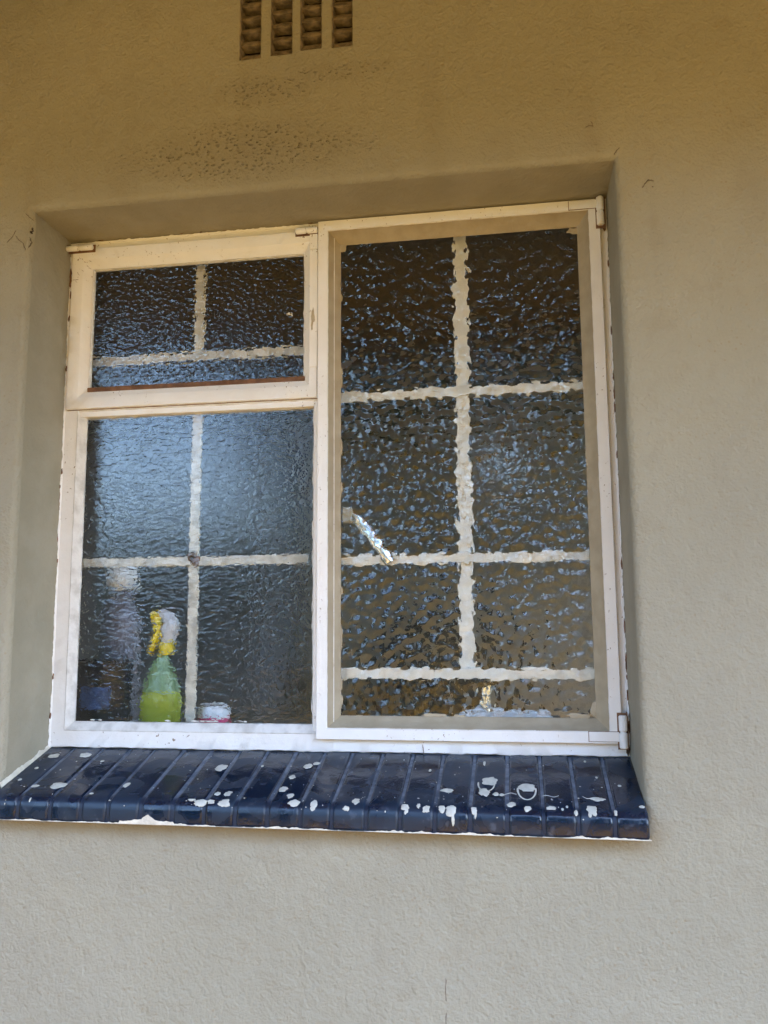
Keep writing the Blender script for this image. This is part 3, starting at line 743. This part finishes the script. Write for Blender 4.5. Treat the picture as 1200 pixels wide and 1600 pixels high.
b = MB(); b.lathe(.278, .095, [(.031, T + .0162), (.031, T + .026), (.026, T + .036), (.015, T + .040)], sy=.8); b.build('lid', M['white'], tb, smooth=True)
tp = empty('tap', 'small chrome tap behind the bottom of the casement glass', 'tap', (.785, .10, T))
b = MB(); b.lathe(.785, .10, [(.020, T), (.020, T + .006), (.009, T + .012), (.009, T + .06), (.012, T + .062), (.012, T + .075), (.005, T + .078)]); b.build('tap_body', M['chrome'], tp, smooth=True)
b = MB(); b.tube([(.785, .10, T + .045), (.785, .13, T + .055), (.785, .17, T + .052), (.785, .185, T + .038)], .007, 12); b.build('spout', M['chrome'], tp, smooth=True)
tr = MB(); tr.box(.735, .905, .064, .085, T, T + .030); tr.box(.739, .901, .068, .081, T + .030, T + .036)
tag(tr.build('soap_tray', M['white'], bevel=.003, base=(.82, .0745, T)), 'long low white tray in front of the chrome tap', 'tray')
# ------------------------------------------------------------------ the garden the glass reflects
g = MB(); g.add([(-400, -400, G - .004), (400, -400, G - .004), (400, 400, G - .004), (-400, 400, G - .004)], [(0, 1, 2, 3)])
g.build('ground', M['grass'], kind='structure')
p = MB(); p.box(-1.9, 9.5, -13.0, -2.9, G - .05, G + .004); p.build('sandy_yard', M['soil'], kind='structure')
p = MB(); p.box(-9, 10, -2.9, -D, G - .05, G); p.build('paving', M['paving'], kind='structure')
gw = MB(); gw.box(-2.6, 14, -13.2, -13.0, G, G + 2.3); gw.box(-2.65, 14, -13.24, -12.96, G + 2.3, G + 2.36)
tag(gw.build('garden_wall', M['brick'], base=(0, -13.1, G)), 'tan brick garden wall across the yard', 'wall')
def hedge(x0, x1, y, h, seed, n, label):
    rr = random.Random(seed); root = empty('hedge', label, 'hedge', ((x0 + x1) / 2, y, G), 'hedges across the yard')
    b = MB(); k = int((x1 - x0) / .5); vs = []; fs = []
    for i in range(k + 1):
        x = x0 + (x1 - x0) * i / k; hh = h * (.9 + .12 * noise.noise(Vector((x * .8, y, 1))))
        vs += [(x, y + .5, G), (x, y + .45, G + hh * .8), (x, y, G + hh), (x, y - .45, G + hh * .8), (x, y - .5, G)]
    for i in range(k):
        for q in range(4): fs.append((i * 5 + q, i * 5 + q + 1, i * 5 + q + 6, i * 5 + q + 5))
    b.add(vs, fs); b.build('branches', M['bark'], root)
    c = MB()
    for i in range(n):
        x = rr.uniform(x0, x1); z = G + h * rr.uniform(.05, 1.0); p_ = Vector((x, y + .5 + rr.uniform(-.05, .15) - (.35 if z > G + h * .85 else 0), z))
        u = Vector((rr.gauss(0, 1), rr.gauss(0, .5), rr.gauss(0, 1))).normalized() * .11; v = u.cross(Vector((rr.gauss(0, .5), 1, rr.gauss(0, .5)))).normalized() * .07
        c.add([p_ - u, p_ - v, p_ + u, p_ + v], [(0, 1, 2, 3)])
    c.build('leaves', M['leaf'], root)
hedge(-42, -1.2, -13.9, 3.6, 11, 9000, 'tall clipped green hedge added left of the garden wall to block low sky'); hedge(-1.1, 44, -13.9, 4.7, 12, 9000, 'taller loose green hedge added behind the right half of the garden wall to block low sky')  # unseen hedges, sized to keep low sky light off the upper wall
def tree(x, y, h, r, seed, n, label, low):
    rr = random.Random(seed)
    root = empty('tree', label, 'tree', (x, y, G), 'trees across the yard')
    t = MB(); t.tube([(x, y, G), (x + .1, y, G + h * .3), (x - .05, y + .1, G + h * .6), (x, y, G + h * .85)], [.16, .13, .09, .03], 10)
    for k in range(7):
        a_ = rr.uniform(0, 6.28); z0 = G + h * rr.uniform(.3, .6)
        t.tube([(x, y, z0), (x + math.cos(a_) * r * .4, y + math.sin(a_) * r * .4, z0 + h * .15), (x + math.cos(a_) * r * .8, y + math.sin(a_) * r * .8, z0 + h * .25)], [.06, .04, .015], 7)
    t.build('trunk', M['bark'], root, smooth=True)
    c = MB(); cl = []
    for k in range(16):
        a_ = rr.uniform(0, 6.28); q = rr.uniform(0, .8) * r
        cl.append((x + math.cos(a_) * q, y + math.sin(a_) * q, G + h * rr.uniform(low + .02, .98), r * rr.uniform(.3, .5)))
    for k in range(n):
        cx, cyy, cz, cr = rr.choice(cl); d = Vector((rr.gauss(0, 1), rr.gauss(0, 1), rr.gauss(0, .8))).normalized() * cr * rr.uniform(.55, 1.05)
        p_ = Vector((cx, cyy, cz)) + d; s_ = rr.uniform(.06, .12)
        u = Vector((rr.gauss(0, 1), rr.gauss(0, 1), rr.gauss(0, 1))).normalized() * s_; v = u.cross(Vector((rr.gauss(0, 1), rr.gauss(0, 1), rr.gauss(0, 1)))).normalized() * s_ * .6
        c.add([p_ - u, p_ - v, p_ + u, p_ + v], [(0, 1, 2, 3)])
    c.build('crown', M['leaf'], root)
tree(-.9, -9.6, 5.4, 2.2, 1, 5200, 'spreading dark green tree straight opposite the window', .62)
tree(2.2, -9.0, 5.8, 2.4, 2, 5200, 'broad dark tree just right of the spreading one', .60)
tree(-7.4, -10.5, 3.6, 1.5, 3, 2200, 'small round tree far left across the yard', .45)
tree(7.0, -9, 4.8, 2.0, 4, 2600, 'bushy tree far right across the yard', .42)
for o in bpy.data.objects:
    if '_b' in o: del o['_b']
